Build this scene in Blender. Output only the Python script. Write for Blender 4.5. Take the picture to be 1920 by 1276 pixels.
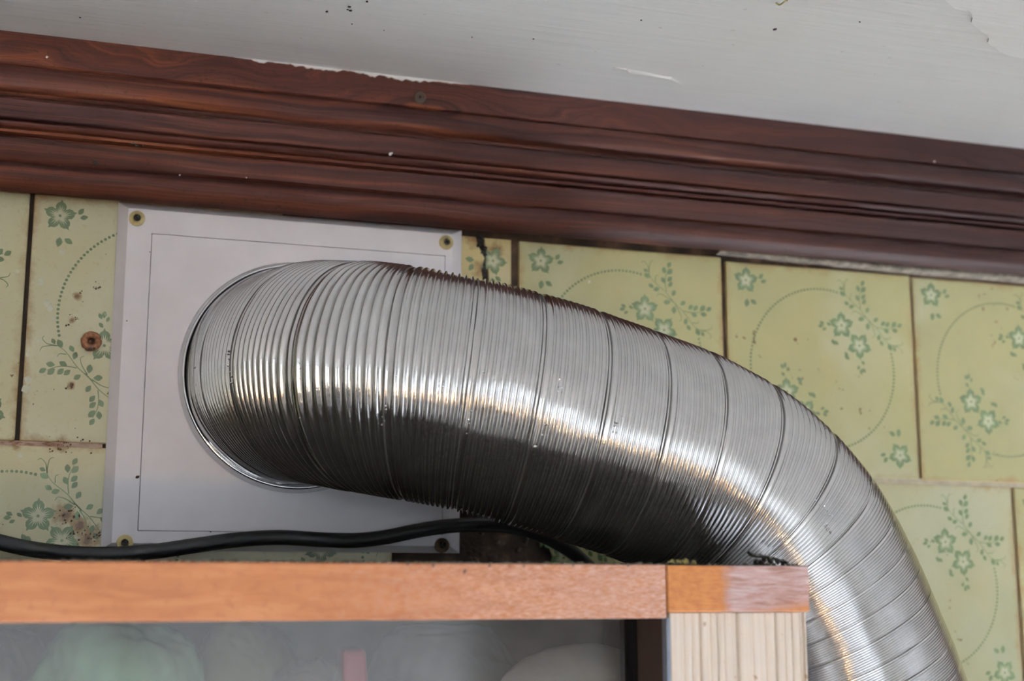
import bpy, bmesh, math, random
from mathutils import Vector, Matrix, noise as mnoise
random.seed(7)
S = bpy.context.scene
for o in list(bpy.data.objects): bpy.data.objects.remove(o)
COL = S.collection
PI = math.pi

# ------------------------------------------------------------------ camera
CAM = Vector((-0.0753, -0.6193, -0.0538)); YAW, PITCH, ROLL = 0.3156, 0.17544, 0.000745
FPX = 2600.0
cy, sy, cp, sp = math.cos(YAW), math.sin(YAW), math.cos(PITCH), math.sin(PITCH)
FWD = Vector((sy*cp, cy*cp, sp)); RGT = Vector((cy, -sy, 0)); UPV = RGT.cross(FWD)
c_, s_ = math.cos(ROLL), math.sin(ROLL)
RGT, UPV = c_*RGT + s_*UPV, -s_*RGT + c_*UPV
cam = bpy.data.cameras.new('camera'); camo = bpy.data.objects.new('camera', cam); COL.objects.link(camo)
M = Matrix((RGT, UPV, -FWD)).transposed().to_4x4(); M.translation = CAM
camo.matrix_world = M
cam.sensor_width = 36.0; cam.lens = FPX/1920*36.0
cam.clip_start = 0.01; cam.clip_end = 50
cam.dof.use_dof = True; cam.dof.focus_distance = 0.565; cam.dof.aperture_fstop = 9.0
S.camera = camo

# ------------------------------------------------------------------ light
S.view_settings.view_transform = 'Standard'; S.view_settings.look = 'None'
S.view_settings.exposure = 0.34; S.view_settings.gamma = 1.0; S.view_settings.use_curve_mapping = False
CEIL = 0.1827
W = bpy.data.worlds.new('world'); S.world = W; W.use_nodes = True
W.node_tree.nodes['Background'].inputs[0].default_value = (0.75, 0.85, 1, 1)
W.node_tree.nodes['Background'].inputs[1].default_value = 0.6
def area(name, loc, target, sx, sz, energy, color):
    l = bpy.data.lights.new(name, 'AREA'); l.shape = 'RECTANGLE'; l.size = sx; l.size_y = sz
    l.energy = energy; l.color = color
    o = bpy.data.objects.new(name, l); COL.objects.link(o); o.location = loc
    o.rotation_euler = (Vector(target) - Vector(loc)).to_track_quat('-Z', 'Y').to_euler()
    return o
# daylight through the two windows of the room (behind the camera, and on its right)
area('daylight_front', (0.10, -3.06, -0.26), (0.10, 0, -0.26), 1.7, 0.72, 9.5, (0.88, 0.94, 1.0))
area('daylight_right', (2.46, -1.7, -0.75), (0, -1.7, -0.75), 1.3, 1.3, 7, (0.92, 0.96, 1.0))
# sun through the front window: added so the lit floor brightens the ceiling
sl = bpy.data.lights.new('bounce_sun', 'SUN'); sl.energy = 420; sl.angle = 0.0093; sl.color = (0.86, 0.925, 1.0)
so = bpy.data.objects.new('bounce_sun', sl); COL.objects.link(so); so.location = (1, -5, 3)
so.rotation_euler = Vector((-1.0, 1.0, -2.1)).to_track_quat('-Z', 'Y').to_euler()
# a warm filament lamp standing behind the photographer
pl = bpy.data.lights.new('reading_lamp_bulb', 'SPOT'); pl.energy = 16; pl.color = (1.0, 0.58, 0.26); pl.shadow_soft_size = 0.04
pl.spot_size = math.radians(55); pl.spot_blend = .5
plo = bpy.data.objects.new('reading_lamp_bulb', pl); COL.objects.link(plo); plo.location = (-0.50, -2.1, -0.46)
plo.rotation_euler = (Vector((.12, -.05, 0)) - Vector(plo.location)).to_track_quat('-Z', 'Y').to_euler()

# ------------------------------------------------------------------ helpers
def at(px, py, y):
    """point of the plane y=const that is seen at a pixel of the 1920x1276 photograph"""
    d = FWD + (px-960)/FPX*RGT - (py-638)/FPX*UPV
    return CAM + d*((y-CAM.y)/d.y)
def link(name, me, mats, parent=None, loc=None, smooth=False, **props):
    o = bpy.data.objects.new(name, me); COL.objects.link(o)
    if mats is not None and len(me.materials) == 0:
        for m in (mats if isinstance(mats, (list, tuple)) else [mats]): me.materials.append(m)
    if smooth:
        me.polygons.foreach_set('use_smooth', [True]*len(me.polygons))
    if parent: o.parent = parent
    if loc is not None: o.location = loc
    for k, v in props.items(): o[k] = v
    return o
def from_bm(name, bm, mats, parent=None, loc=None, smooth=False, **props):
    me = bpy.data.meshes.new(name); bm.normal_update(); bm.to_mesh(me); bm.free()
    return link(name, me, mats, parent, loc, smooth, **props)
def from_py(name, v, f, mats, parent=None, loc=None, smooth=False, mi=None, **props):
    me = bpy.data.meshes.new(name); me.from_pydata(v, [], f); me.update()
    if mi: me.polygons.foreach_set('material_index', mi)
    return link(name, me, mats, parent, loc, smooth, **props)
def empty(name, loc, **props):
    o = bpy.data.objects.new(name, None); COL.objects.link(o); o.location = loc; o.empty_display_size = .02
    for k, v in props.items(): o[k] = v
    return o
def box_bm(x0, x1, y0, y1, z0, z1, bev=0.0, bm=None, seg=2):
    b = bmesh.new()
    r = bmesh.ops.create_cube(b, size=1)
    for v in b.verts:
        v.co = Vector(((x0+x1)/2 + v.co.x*(x1-x0), (y0+y1)/2 + v.co.y*(y1-y0), (z0+z1)/2 + v.co.z*(z1-z0)))
    if bev: bmesh.ops.bevel(b, geom=b.edges[:], offset=bev, segments=seg, affect='EDGES', profile=.5)
    if bm is None: return b
    me = bpy.data.meshes.new('t'); b.to_mesh(me); b.free(); bm.from_mesh(me); bpy.data.meshes.remove(me)
    return bm
def box(name, x0, x1, y0, y1, z0, z1, mat, parent=None, bev=0.0, **props):
    c = Vector(((x0+x1)/2, (y0+y1)/2, (z0+z1)/2))
    off = c - (parent.matrix_world.translation if False else (parent.location if parent else Vector()))
    b = box_bm(x0-c.x, x1-c.x, y0-c.y, y1-c.y, z0-c.z, z1-c.z, bev)
    return from_bm(name, b, mat, parent, off, **props)
def catmull(P, n):
    P = [Vector(p) for p in P]; Q = [2*P[0]-P[1]] + P + [2*P[-1]-P[-2]]; out = []
    for i in range(1, len(Q)-2):
        for k in range(n):
            t = k/n; a, b, c, d = Q[i-1:i+3]
            out.append(.5*((2*b) + (c-a)*t + (2*a-5*b+4*c-d)*t*t + (3*b-a-3*c+d)*t**3))
    out.append(P[-1]); return out
def tube(name, path, r, seg, mat, parent=None, closed=False, **props):
    n = len(path); T = [((path[min(i+1, n-1)]-path[max(i-1, 0)])).normalized() for i in range(n)]
    N = Vector((0, 0, 1)).cross(T[0]); N = (N if N.length > 1e-3 else Vector((1, 0, 0))).normalized(); v = []; f = []
    for i in range(n):
        N = (N - T[i]*N.dot(T[i])).normalized(); B = T[i].cross(N)
        rr = r(i/(n-1)) if callable(r) else r
        for k in range(seg):
            a = 2*PI*k/seg; v.append(path[i] + (N*math.cos(a) + B*math.sin(a))*rr)
    for i in range(n-1):
        for k in range(seg):
            f.append((i*seg+k, i*seg+(k+1) % seg, (i+1)*seg+(k+1) % seg, (i+1)*seg+k))
    f.append(tuple(range(seg-1, -1, -1))); f.append(tuple((n-1)*seg+k for k in range(seg)))
    return from_py(name, v, f, mat, parent, smooth=True, **props)
def lathe_y(name, prof, seg, mat, parent=None, loc=None, cap=True, **props):
    """profile of (radius, y) turned about the y axis"""
    v = []; f = []
    for r, y in prof:
        for k in range(seg):
            a = 2*PI*k/seg; v.append((r*math.cos(a), y, r*math.sin(a)))
    for i in range(len(prof)-1):
        for k in range(seg):
            f.append((i*seg+k, (i+1)*seg+k, (i+1)*seg+(k+1) % seg, i*seg+(k+1) % seg))
    if cap:
        f.append(tuple((len(prof)-1)*seg+k for k in range(seg)))
    return from_py(name, v, f, mat, parent, loc, True, **props)

# ------------------------------------------------------------------ materials
class NT:
    def __init__(s, name):
        s.m = bpy.data.materials.new(name); s.m.use_nodes = True; s.t = s.m.node_tree
        s.b = s.t.nodes['Principled BSDF']; s.L = s.t.links
    def n(s, typ, **kw):
        x = s.t.nodes.new(typ)
        for k, v in kw.items():
            if k.startswith('i_'):
                key = k[2:]; key = int(key) if key.isdigit() else key.replace('_', ' ')
                if hasattr(v, 'is_linked'): s.L.new(v, x.inputs[key])
                else: x.inputs[key].default_value = v
            else: setattr(x, k, v)
        return x
    def coord(s, which='Object', scale=(1, 1, 1), loc=(0, 0, 0)):
        tc = s.n('ShaderNodeTexCoord'); mp = s.n('ShaderNodeMapping')
        mp.inputs['Scale'].default_value = scale; mp.inputs['Location'].default_value = loc
        s.L.new(tc.outputs[which], mp.inputs['Vector']); return mp.outputs[0]
    def world(s, scale=(1, 1, 1)):
        g = s.n('ShaderNodeNewGeometry'); mp = s.n('ShaderNodeMapping'); mp.inputs['Scale'].default_value = scale
        s.L.new(g.outputs['Position'], mp.inputs['Vector']); return mp.outputs[0]
    def noise(s, vec, scale, detail=4, rough=.55, dist=0):
        x = s.n('ShaderNodeTexNoise'); s.L.new(vec, x.inputs['Vector'])
        x.inputs['Scale'].default_value = scale; x.inputs['Detail'].default_value = detail
        x.inputs['Roughness'].default_value = rough; x.inputs['Distortion'].default_value = dist
        return x.outputs['Fac']
    def ramp(s, fac, stops, interp='LINEAR'):
        x = s.n('ShaderNodeValToRGB'); x.color_ramp.interpolation = interp
        e = x.color_ramp.elements
        while len(e) < len(stops): e.new(.5)
        for el, (p, c) in zip(e, stops):
            el.position = p; el.color = (c, c, c, 1) if isinstance(c, (int, float)) else (*c, 1)
        s.L.new(fac, x.inputs[0]); return x.outputs[0]
    def mix(s, fac, a, b, blend='MIX'):
        x = s.n('ShaderNodeMix', data_type='RGBA', blend_type=blend)
        for sock, v in ((x.inputs[0], fac), (x.inputs[6], a), (x.inputs[7], b)):
            if hasattr(v, 'is_linked'): s.L.new(v, sock)
            else: sock.default_value = v if isinstance(v, (int, float)) else (*v, 1)
        return x.outputs[2]
    def math(s, op, a, b=None, c=None, clamp=False):
        x = s.n('ShaderNodeMath', operation=op, use_clamp=clamp)
        for i, v in enumerate((a, b, c)):
            if v is None: continue
            if hasattr(v, 'is_linked'): s.L.new(v, x.inputs[i])
            else: x.inputs[i].default_value = v
        return x.outputs[0]
    def sep(s, vec):
        x = s.n('ShaderNodeSeparateXYZ'); s.L.new(vec, x.inputs[0]); return x.outputs
    def set(s, **kw):
        for k, v in kw.items():
            k = k.replace('_', ' ')
            if hasattr(v, 'is_linked'): s.L.new(v, s.b.inputs[k])
            else: s.b.inputs[k].default_value = (*v, 1) if isinstance(v, tuple) and len(v) == 3 else v
    def bump(s, h, strength=.3, dist=.001):
        x = s.n('ShaderNodeBump'); x.inputs['Strength'].default_value = strength; x.inputs['Distance'].default_value = dist
        s.L.new(h, x.inputs['Height']); s.L.new(x.outputs[0], s.b.inputs['Normal'])
def plain(name, col, rough=.5, metal=0, var=.08, vscale=200, spec=.5):
    m = NT(name); nz = m.noise(m.world(), vscale)
    d = tuple(c*(1-var*2) for c in col); l = tuple(min(1, c*(1+var)) for c in col)
    m.set(Base_Color=m.ramp(nz, [(.3, d), (.7, l)]), Roughness=rough, Metallic=metal, Specular_IOR_Level=spec)
    return m.m

STAINS = [(at(a, b, 0).x, at(a, b, 0).z, r) for a, b, r in ((122, 965, .0070), (165, 1008, .0075), (150, 985, .0060), (112, 833, .0040), (30, 830, .0035), (888, 450, .0050), (930, 470, .0055), (905, 505, .0060), (1245, 648, .004), (135, 600, .0016), (145, 555, .0024), (133, 722, .0022), (1045, 1015, .009))]
def mat_tile():
    m = NT('tile_glaze')
    oi = m.n('ShaderNodeObjectInfo'); tc = m.n('ShaderNodeTexCoord')
    add = m.n('ShaderNodeVectorMath', operation='ADD'); sc = m.n('ShaderNodeVectorMath', operation='SCALE')
    comb = m.n('ShaderNodeCombineXYZ')
    for k in range(3): m.L.new(oi.outputs['Random'], comb.inputs[k])
    m.L.new(comb.outputs[0], sc.inputs[0]); sc.inputs['Scale'].default_value = 3.1
    m.L.new(tc.outputs['Object'], add.inputs[0]); m.L.new(sc.outputs[0], add.inputs[1])
    v = add.outputs[0]
    base = oi.outputs['Color']
    cloud = m.ramp(m.noise(v, 22, 5, .6), [(.35, 0), (.68, 1)])
    c = m.mix(m.math('MULTIPLY', cloud, .45), base, (.48, .42, .20))            # yellowed patches
    pale = m.ramp(m.noise(v, 13, 3, .5, .3), [(.52, 0), (.70, 1)])
    c = m.mix(m.math('MULTIPLY', pale, .32), c, (.58, .62, .49))
    fine = m.noise(v, 420, 3)
    c = m.mix(m.math('MULTIPLY', m.ramp(fine, [(.30, 1), (.42, 0)]), .25), c, (.40, .33, .13))
    # grime creeping in from the joints
    x, y, z = m.sep(tc.outputs['Object'])
    ed = m.math('MAXIMUM', m.math('ABSOLUTE', x), m.math('ABSOLUTE', z))
    wob = m.math('MULTIPLY', m.math('SUBTRACT', m.noise(v, 90, 6, .72), .5), .013)
    g = m.ramp(m.math('ADD', ed, wob), [(.0508, 0), (.0545, 1)])
    g = m.math('MULTIPLY', g, m.ramp(m.noise(v, 34, 3), [(.38, .25), (.62, 1)]))
    c = m.mix(m.math('MULTIPLY', g, .8), c, (.30, .17, .055))
    # rusty run-marks with a place of their own on the wall
    for (sx, sz, sr) in STAINS:
        d = m.n('ShaderNodeVectorMath', operation='DISTANCE'); gp_ = m.n('ShaderNodeNewGeometry')
        m.L.new(gp_.outputs['Position'], d.inputs[0]); d.inputs[1].default_value = (sx, 0, sz)
        k = m.math('ADD', m.math('DIVIDE', d.outputs['Value'], sr), m.math('MULTIPLY', m.math('SUBTRACT', m.noise(m.world(), 230, 5, .7), .5), 2.2))
        c = m.mix(m.math('MULTIPLY', m.ramp(k, [(.35, 1), (.95, 0)]), .85), c, (.24, .135, .04))
        c = m.mix(m.math('MULTIPLY', m.ramp(k, [(.02, 1), (.30, 0)]), .8), c, (.07, .03, .012))
    # rust coloured flecks
    fl = m.ramp(m.math('MULTIPLY', m.ramp(m.noise(v, 300, 2), [(.68, 0), (.72, 1)]), m.ramp(m.noise(v, 28, 2), [(.55, 0), (.62, 1)])), [(.3, 0), (.8, 1)])
    c = m.mix(m.math('MULTIPLY', fl, .85), c, (.12, .05, .02))
    m.set(Base_Color=c, Roughness=.34, Specular_IOR_Level=.45)
    m.bump(m.noise(v, 60, 3), .06, .002)
    return m.m
def mat_wood_dark():
    m = NT('stained_trim_wood')
    x, y, z = m.sep(m.world())
    wrp = m.math('SUBTRACT', m.noise(m.world((6, 3, 17)), 1.6, 3, .5), .5)
    top = m.ramp(m.math('ADD', z, .3), [(.4655, 0), (.4690, 1)])                  # broad figure in the flat upper band
    zz_ = m.math('ADD', z, m.math('MULTIPLY', wrp, m.math('ADD', m.math('MULTIPLY', top, .055), .012)))
    cb = m.n('ShaderNodeCombineXYZ'); m.L.new(m.math('MULTIPLY', x, 3.0), cb.inputs[0]); m.L.new(m.math('MULTIPLY', zz_, 230), cb.inputs[2])
    n1 = m.noise(cb.outputs[0], 1.0, 5, .66, .35)
    cb2 = m.n('ShaderNodeCombineXYZ'); m.L.new(m.math('MULTIPLY', x, 9.0), cb2.inputs[0]); m.L.new(m.math('MULTIPLY', z, 900), cb2.inputs[2])
    n2 = m.noise(cb2.outputs[0], 1.0, 3, .6)
    f = m.math('ADD', m.math('MULTIPLY', n1, .80), m.math('MULTIPLY', n2, .20))
    c = m.ramp(f, [(.33, (.013, .004, .0035)), (.44, (.036, .0095, .0065)), (.54, (.078, .0215, .0115)), (.68, (.185, .056, .020))])
    c = m.mix(m.math('MULTIPLY', m.ramp(m.noise(m.world((5, 10, 14)), 1.4, 3), [(.42, 0), (.68, 1)]), .55), c, (.050, .016, .014))
    dark = m.ramp(m.noise(m.world((60, 60, 60)), 9, 3), [(.60, 0), (.70, 1)])
    c = m.mix(m.math('MULTIPLY', dark, .45), c, (.012, .006, .005))
    # weaker light at the right hand end, put into the wood colour
    c = m.mix(m.math('MULTIPLY', m.ramp(m.math('ADD', x, .2), [(.24, 0), (.54, 1)]), .80), c, (.014, .0045, .004))
    m.set(Base_Color=c, Roughness=m.ramp(n1, [(.3, .58), (.7, .44)]), Specular_IOR_Level=.18)
    m.bump(n2, .22, .0010)
    return m.m
def mat_ceiling(name, col):
    m = NT(name)
    st = m.noise(m.world((3, 45, 1)), 6, 5, .6, .4)
    cl = m.noise(m.world(), 9, 3)
    d = tuple(c*.86 for c in col)
    c = m.mix(m.ramp(st, [(.35, .30), (.65, 0)]), col, d)
    c = m.mix(m.math('MULTIPLY', m.ramp(cl, [(.45, 0), (.7, 1)]), .35), c, tuple(a*b for a, b in zip(col, (.93, .88, .80))))
    sp = m.ramp(m.noise(m.world(), 170, 2), [(.72, 0), (.76, 1)])
    c = m.mix(m.math('MULTIPLY', sp, .35), c, (.42, .36, .30))
    m.set(Base_Color=c, Roughness=.55, Specular_IOR_Level=.3); m.bump(st, .30, .0015)
    return m.m
def mat_metal():
    m = NT('bare_aluminium')
    n = m.noise(m.world(), 90, 4); n2 = m.noise(m.world(), 900, 2)
    m.set(Base_Color=m.ramp(n, [(.3, (.70, .70, .705)), (.7, (.80, .80, .805))]), Metallic=1.0, Roughness=m.ramp(n2, [(.3, .13), (.7, .22)]))
    m.bump(m.noise(m.world(), 260, 3), .10, .0006)
    return m.m
def mat_rail():
    m = NT('varnished_rail_wood')
    v = m.world((6, 60, 45)); n = m.noise(v, 4, 5, .6, .8)
    c = m.ramp(n, [(.28, (.26, .085, .024)), (.50, (.35, .128, .044)), (.72, (.42, .175, .070))])
    fl = m.noise(m.world((55, 90, 75)), 5, 3)
    c = m.mix(m.math('MULTIPLY', m.ramp(fl, [(.36, 1), (.46, 0)]), .45), c, (.27, .09, .035))
    # worn, greyed varnish towards the right hand end
    x, y, z = m.sep(m.world())
    w = m.math('MULTIPLY', m.ramp(m.math('ADD', x, m.math('MULTIPLY', m.math('SUBTRACT', fl, .5), .12)), [(.01, 0), (.15, 1)]),
               m.ramp(m.noise(m.world((70, 90, 340)), 6, 5, .75, .6), [(.42, 0), (.58, 1)]))
    c = m.mix(m.math('MULTIPLY', w, .95), c, (.64, .45, .40))
    m.set(Base_Color=c, Roughness=.42, Specular_IOR_Level=.4); m.bump(n, .15, .0008)
    return m.m
def mat_block():
    m = NT('worn_block_wood')
    v = m.world((30, 60, 260)); n = m.noise(v, 3, 5, .65, .6)
    x, y, z = m.sep(m.world())
    bare = m.math('ADD', x, m.math('MULTIPLY', m.math('SUBTRACT', m.noise(m.world(), 120, 3), .5), .006))
    low = m.math('ADD', z, m.math('MULTIPLY', x, -.12))      # a wedge of varnish stays along the lower right edge
    bm_ = m.math('MULTIPLY', m.ramp(bare, [(.1455, 0), (.1475, 1)]), m.ramp(m.math('ADD', low, .0905), [(.0085, 0), (.0095, 1)]))
    worn = m.ramp(n, [(.34, (.20, .085, .065)), (.50, (.44, .27, .235)), (.66, (.56, .44, .46))])
    var = m.ramp(m.noise(m.world((50, 50, 80)), 6, 4), [(.35, (.32, .105, .022)), (.65, (.42, .16, .04))])
    dk = m.ramp(m.noise(m.world(), 420, 2), [(.70, 0), (.76, 1)])
    c = m.mix(m.math('MULTIPLY', dk, .7), m.mix(bm_, var, worn), (.16, .06, .02))
    m.set(Base_Color=c, Roughness=.5); m.bump(n, .3, .0008)
    return m.m
def mat_cream():
    m = NT('cream_softwood')
    n = m.noise(m.world((400, 200, 12)), 1.2, 4)
    c = m.ramp(n, [(.3, (.74, .63, .53)), (.55, (.83, .74, .65)), (.75, (.86, .79, .72))])
    sp = m.ramp(m.noise(m.world((1, 1, .7)), 330, 1), [(.70, 0), (.76, 1)])
    c = m.mix(m.math('MULTIPLY', sp, .7), c, (.42, .24, .10))
    m.set(Base_Color=c, Roughness=.55)
    return m.m
def mat_grime():
    m = NT('joint_grime')
    n = m.noise(m.world(), 70, 4, .6)
    c = m.ramp(n, [(.34, (.014, .009, .006)), (.54, (.050, .027, .015)), (.74, (.14, .080, .050))])
    x, y, z = m.sep(m.world())
    c = m.mix(m.math('MULTIPLY', m.ramp(m.math('ADD', x, .3), [(.58, 0), (.66, 1)]), .45), c, (.26, .17, .12))
    c = m.mix(m.math('MULTIPLY', m.ramp(m.math('ADD', x, .3), [(.28, 1), (.33, 0)]), .8), c, (.022, .013, .008))
    m.set(Base_Color=c, Roughness=.9); m.bump(m.noise(m.world(), 500, 4), .5, .001)
    return m.m
def mat_plastic_film(name, col, alpha=.75, rough=.25):
    m = NT(name); n = m.noise(m.world(), 45, 4, .6, 1.0)
    m.set(Base_Color=m.ramp(n, [(.3, tuple(c*.75 for c in col)), (.7, col)]), Roughness=rough, Specular_IOR_Level=.6)
    m.bump(m.noise(m.world((1, 1, .35)), 34, 3, .5, 1.0), .45, .006)
    return m.m

TILE = mat_tile(); TRIM = mat_wood_dark(); CEILM = mat_ceiling('ceiling_paint', (.80, .785, .76)); FLAKE = mat_ceiling('ceiling_flake_paint', (.90, .885, .86))
METAL = mat_metal(); RAIL = mat_rail(); BLOCK = mat_block(); CREAM = mat_cream(); GRIME = mat_grime()
SEAM = plain('seam_aluminium', (.13, .125, .12), .45, .6)
PRINT = plain('print_green', (.135, .20, .092), .38, 0, .18, 160); PALE = plain('print_pale', (.52, .52, .35), .38, 0, .05)
PVC = plain('white_pvc', (.80, .785, .84), .42, 0, .025, 60)
BRASS = plain('zinc_yellow_screw', (.66, .56, .28), .36, .25, .10, 300); DARK = plain('dark_recess', (.012, .010, .008), .6)
RUSTY = plain('dull_brown_screw', (.20, .13, .075), .6, .4, .2, 400)
CABLEM = plain('black_cable_rubber', (.008, .008, .009), .5, spec=.35)
PLUGM = plain('brown_fibre', (.26, .115, .055), .9, 0, .35, 900)
BROWN = plain('shadow_brown_jamb', (.034, .020, .014), .6, spec=.15); STEEL = plain('grey_channel_metal', (.23, .26, .32), .4, .6)
BLACK = plain('black_sliver', (.006, .005, .005), .8, spec=.05)
DUST = plain('grey_dust', (.085, .075, .055), .95, 0, .35, 700); MOSS = plain('yellow_moss', (.22, .19, .06), .95, 0, .3, 700)
DEBRIS = plain('black_scrap', (.020, .019, .016), .7, 0, .3, 500)
WHITE = plain('white_paint', (.78, .77, .75), .5, 0, .04)
PLASTER = plain('grey_caulk', (.15, .125, .095), .85, 0, .3, 220)
CARC = plain('cabinet_board', (.25, .235, .23), .6, 0, .15, 60)
WALLP = plain('cream_wall', (.66, .62, .54), .7, 0, .03, 12)
FLOORM = plain('pale_floor', (.54, .55, .57), .6, 0, .08, 9)
PANELM = plain('brown_panelling', (.018, .014, .012), .5, 0, .15, 9)
FRAMEW = plain('window_frame_paint', (.72, .72, .70), .4, 0, .03)

# ------------------------------------------------------------------ room shell
XL, XR, YF, FL = -1.6, 2.4, -3.0, -2.2
ST = dict(kind='structure')
wall_back = box('wall_back', XL, XR, .002, .12, FL, CEIL, GRIME, **ST)
ceiling = box('ceiling', XL-.1, XR+.1, YF-.1, .12, CEIL, CEIL+.08, CEILM, **ST)
box('floor', XL-.1, XR+.1, YF-.1, .12, FL-.08, FL, FLOORM, **ST)
box('wall_left', XL-.1, XL, YF-.1, .12, FL, CEIL, WALLP, **ST)
def wall_with_hole(name, axis, pos, thick, lo, hi, h0, h1, z0, z1, mat):
    bm = bmesh.new()
    for a0, a1, b0, b1 in ((lo, h0, FL, CEIL), (h1, hi, FL, CEIL), (h0, h1, FL, z0), (h0, h1, z1, CEIL)):
        if axis == 'x': box_bm(a0, a1, pos-thick, pos, b0, b1, bm=bm)
        else: box_bm(pos, pos+thick, a0, a1, b0, b1, bm=bm)
    return from_bm(name, bm, mat, **ST)
wall_with_hole('wall_front', 'x', YF, .1, XL, XR, -.75, .95, -.62, .10, WALLP)
wall_with_hole('wall_right', 'y', XR, .1, YF, .12, -2.35, -1.05, -1.40, -.10, plain('brown_wall', (.16, .135, .115), .7, 0, .03, 12))
def window(n, axis, pos, h0, h1, z0, z1):
    bm = bmesh.new(); t = .045
    for a0, a1, b0, b1 in ((h0, h0+t, z0, z1), (h1-t, h1, z0, z1), (h0+t, h1-t, z0, z0+t), (h0+t, h1-t, z1-t, z1), ((h0+h1)/2-t/2, (h0+h1)/2+t/2, z0+t, z1-t)):
        if axis == 'x': box_bm(a0, a1, pos-.05, pos, b0, b1, bm=bm)
        else: box_bm(pos, pos+.05, a0, a1, b0, b1, bm=bm)
    from_bm('window_%d' % n, bm, FRAMEW, **ST)
window(1, 'x', YF-.01, -.75, .95, -.62, .10); window(2, 'y', XR+.01, -2.35, -1.05, -1.40, -.10)
# dark panelling below the sill of the wall behind the camera
box('trim_2', XL, XR, YF, YF+.03, FL, -.64, PANELM, **ST)

# ------------------------------------------------------------------ timber moulding under the ceiling
zz = lambda py: at(640, py, -.014).z
prof = [(0, CEIL), (-.0118, CEIL), (-.0120, CEIL-.0006), (-.0122, zz(181)), (-.0106, zz(184)), (-.0122, zz(188)), (-.0130, zz(200)),
        (-.0130, zz(219)), (-.0118, zz(224)), (-.0086, zz(229)), (-.0086, zz(235)), (-.0118, zz(241)), (-.0140, zz(245)), (-.0143, zz(249)), (-.0136, zz(254)), (-.0134, zz(272)),
        (-.0130, zz(278)), (-.0112, zz(281)), (-.0140, zz(285)), (-.0144, zz(288)), (-.0138, zz(292)), (-.0114, zz(296)), (-.0140, zz(301)), (-.0142, zz(306)), (-.0114, zz(309)),
        (-.0146, zz(313)), (-.0150, zz(317)), (-.0142, zz(323)), (-.0142, zz(350)), (-.0124, zz(355)), (-.0144, zz(360)), (-.0162, zz(368)), (-.0168, zz(376)), (-.0164, zz(384)),
        (-.0152, zz(392)), (-.0135, zz(399)), (-.0112, zz(404)), (-.0096, zz(406)), (-.0075, .1135), (-.0068, .1150), (0, .1155)]
xs = [XL + (XR-XL)*i/12 for i in range(4)] + [-.5 + i*.02 for i in range(76)] + [1.2, 1.8, XR]
v = []; f = []
for i, x in enumerate(xs):
    for j, (y, z) in enumerate(prof):
        w = 0 if j < 3 or j > 38 else .00045*mnoise.noise(Vector((x*9, j*.7, 0)))
        v.append((x, y+w, z+w*.6))
n = len(prof)
for i in range(len(xs)-1):
    for j in range(n-1): f.append((i*n+j, i*n+j+1, (i+1)*n+j+1, (i+1)*n+j))
f.append(tuple(range(n-1, -1, -1))); f.append(tuple((len(xs)-1)*n+j for j in range(n)))
trim = from_py('trim_1', v, f, TRIM, **ST)
for pgn in trim.data.polygons: pgn.use_smooth = len(pgn.vertices) == 4
trim.data.set_sharp_from_angle(angle=math.radians(50))
# nail plug and overspill of ceiling paint on the moulding
P = at(787, 183, -.0128)
lathe_y('nail_plug', [(.0030, .0004), (.0030, -.0002), (.0022, -.0009), (.0018, -.0003), (.0012, -.0008), (.0005, -.0010)], 18, plain('plug_wood', (.045, .024, .014), .7), trim, P)
def spatter(name, pts, mat, parent, flat=.45, ax=1, **props):
    bm = bmesh.new()
    for (p, r) in pts:
        b = bmesh.ops.create_icosphere(bm, subdivisions=1, radius=r)
        rnd = Vector((random.random(), random.random(), random.random()))*9
        for q in b['verts']:
            q.co *= 1 + .55*mnoise.noise(q.co/r*1.3 + rnd)
            q.co[ax] *= flat
            q.co += Vector(p)
    return from_bm(name, bm, mat, parent, **props)
spatter('paint_fleck', [(at(732, 289, -.0142), .0008), (at(735, 287, -.0142), .0005), (at(337, 328, -.0146), .0004), (at(462, 333, -.0146), .0003), (at(88, 107, -.0125), .0005), (at(1752, 303, -.0134), .0006), (at(260, 192, -.0086), .0006)], WHITE, trim)
spatter('dark_chip', [(at(178, 304, -.0142), .0011), (at(182, 306, -.0142), .0008), (at(250, 268, -.0138), .0010), (at(268, 270, -.0138), .0008), (at(256, 274, -.0138), .0007), (at(890, 325, -.0142), .0007)], DARK, trim)
v = []; f = []; NN = 150
for i in range(NN+1):
    px = 440 + i*(880-440)/NN; p = at(px, 57+.118*px - (.0 if px < 500 else 4*math.sin((px-500)/900*PI)), -.0122)
    k = mnoise.noise(Vector((px*.021, 1.3, 0)))*.5+.5; k2 = mnoise.noise(Vector((px*.12, 7.3, 0)))*.5+.5
    env = max(.08, math.exp(-((px-680)/150)**2)*1.0 + .35*math.exp(-((px-500)/35)**2))
    d = max(0, .0040*env*(k*.6+k2*.9-.42))*min(1, i/12, (NN-i)/12)
    v += [(p.x, -.0125, CEIL-.00005), (p.x, -.0125, CEIL-.0001-d), (p.x, -.0119, CEIL-.0002-d)]
for i in range(NN):
    a = i*3; f += [(a, a+1, a+4, a+3), (a+1, a+2, a+5, a+4)]
from_py('paint_overlap', v, f, WHITE, trim, label='white ceiling paint brushed over the top edge of the brown moulding')
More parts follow.
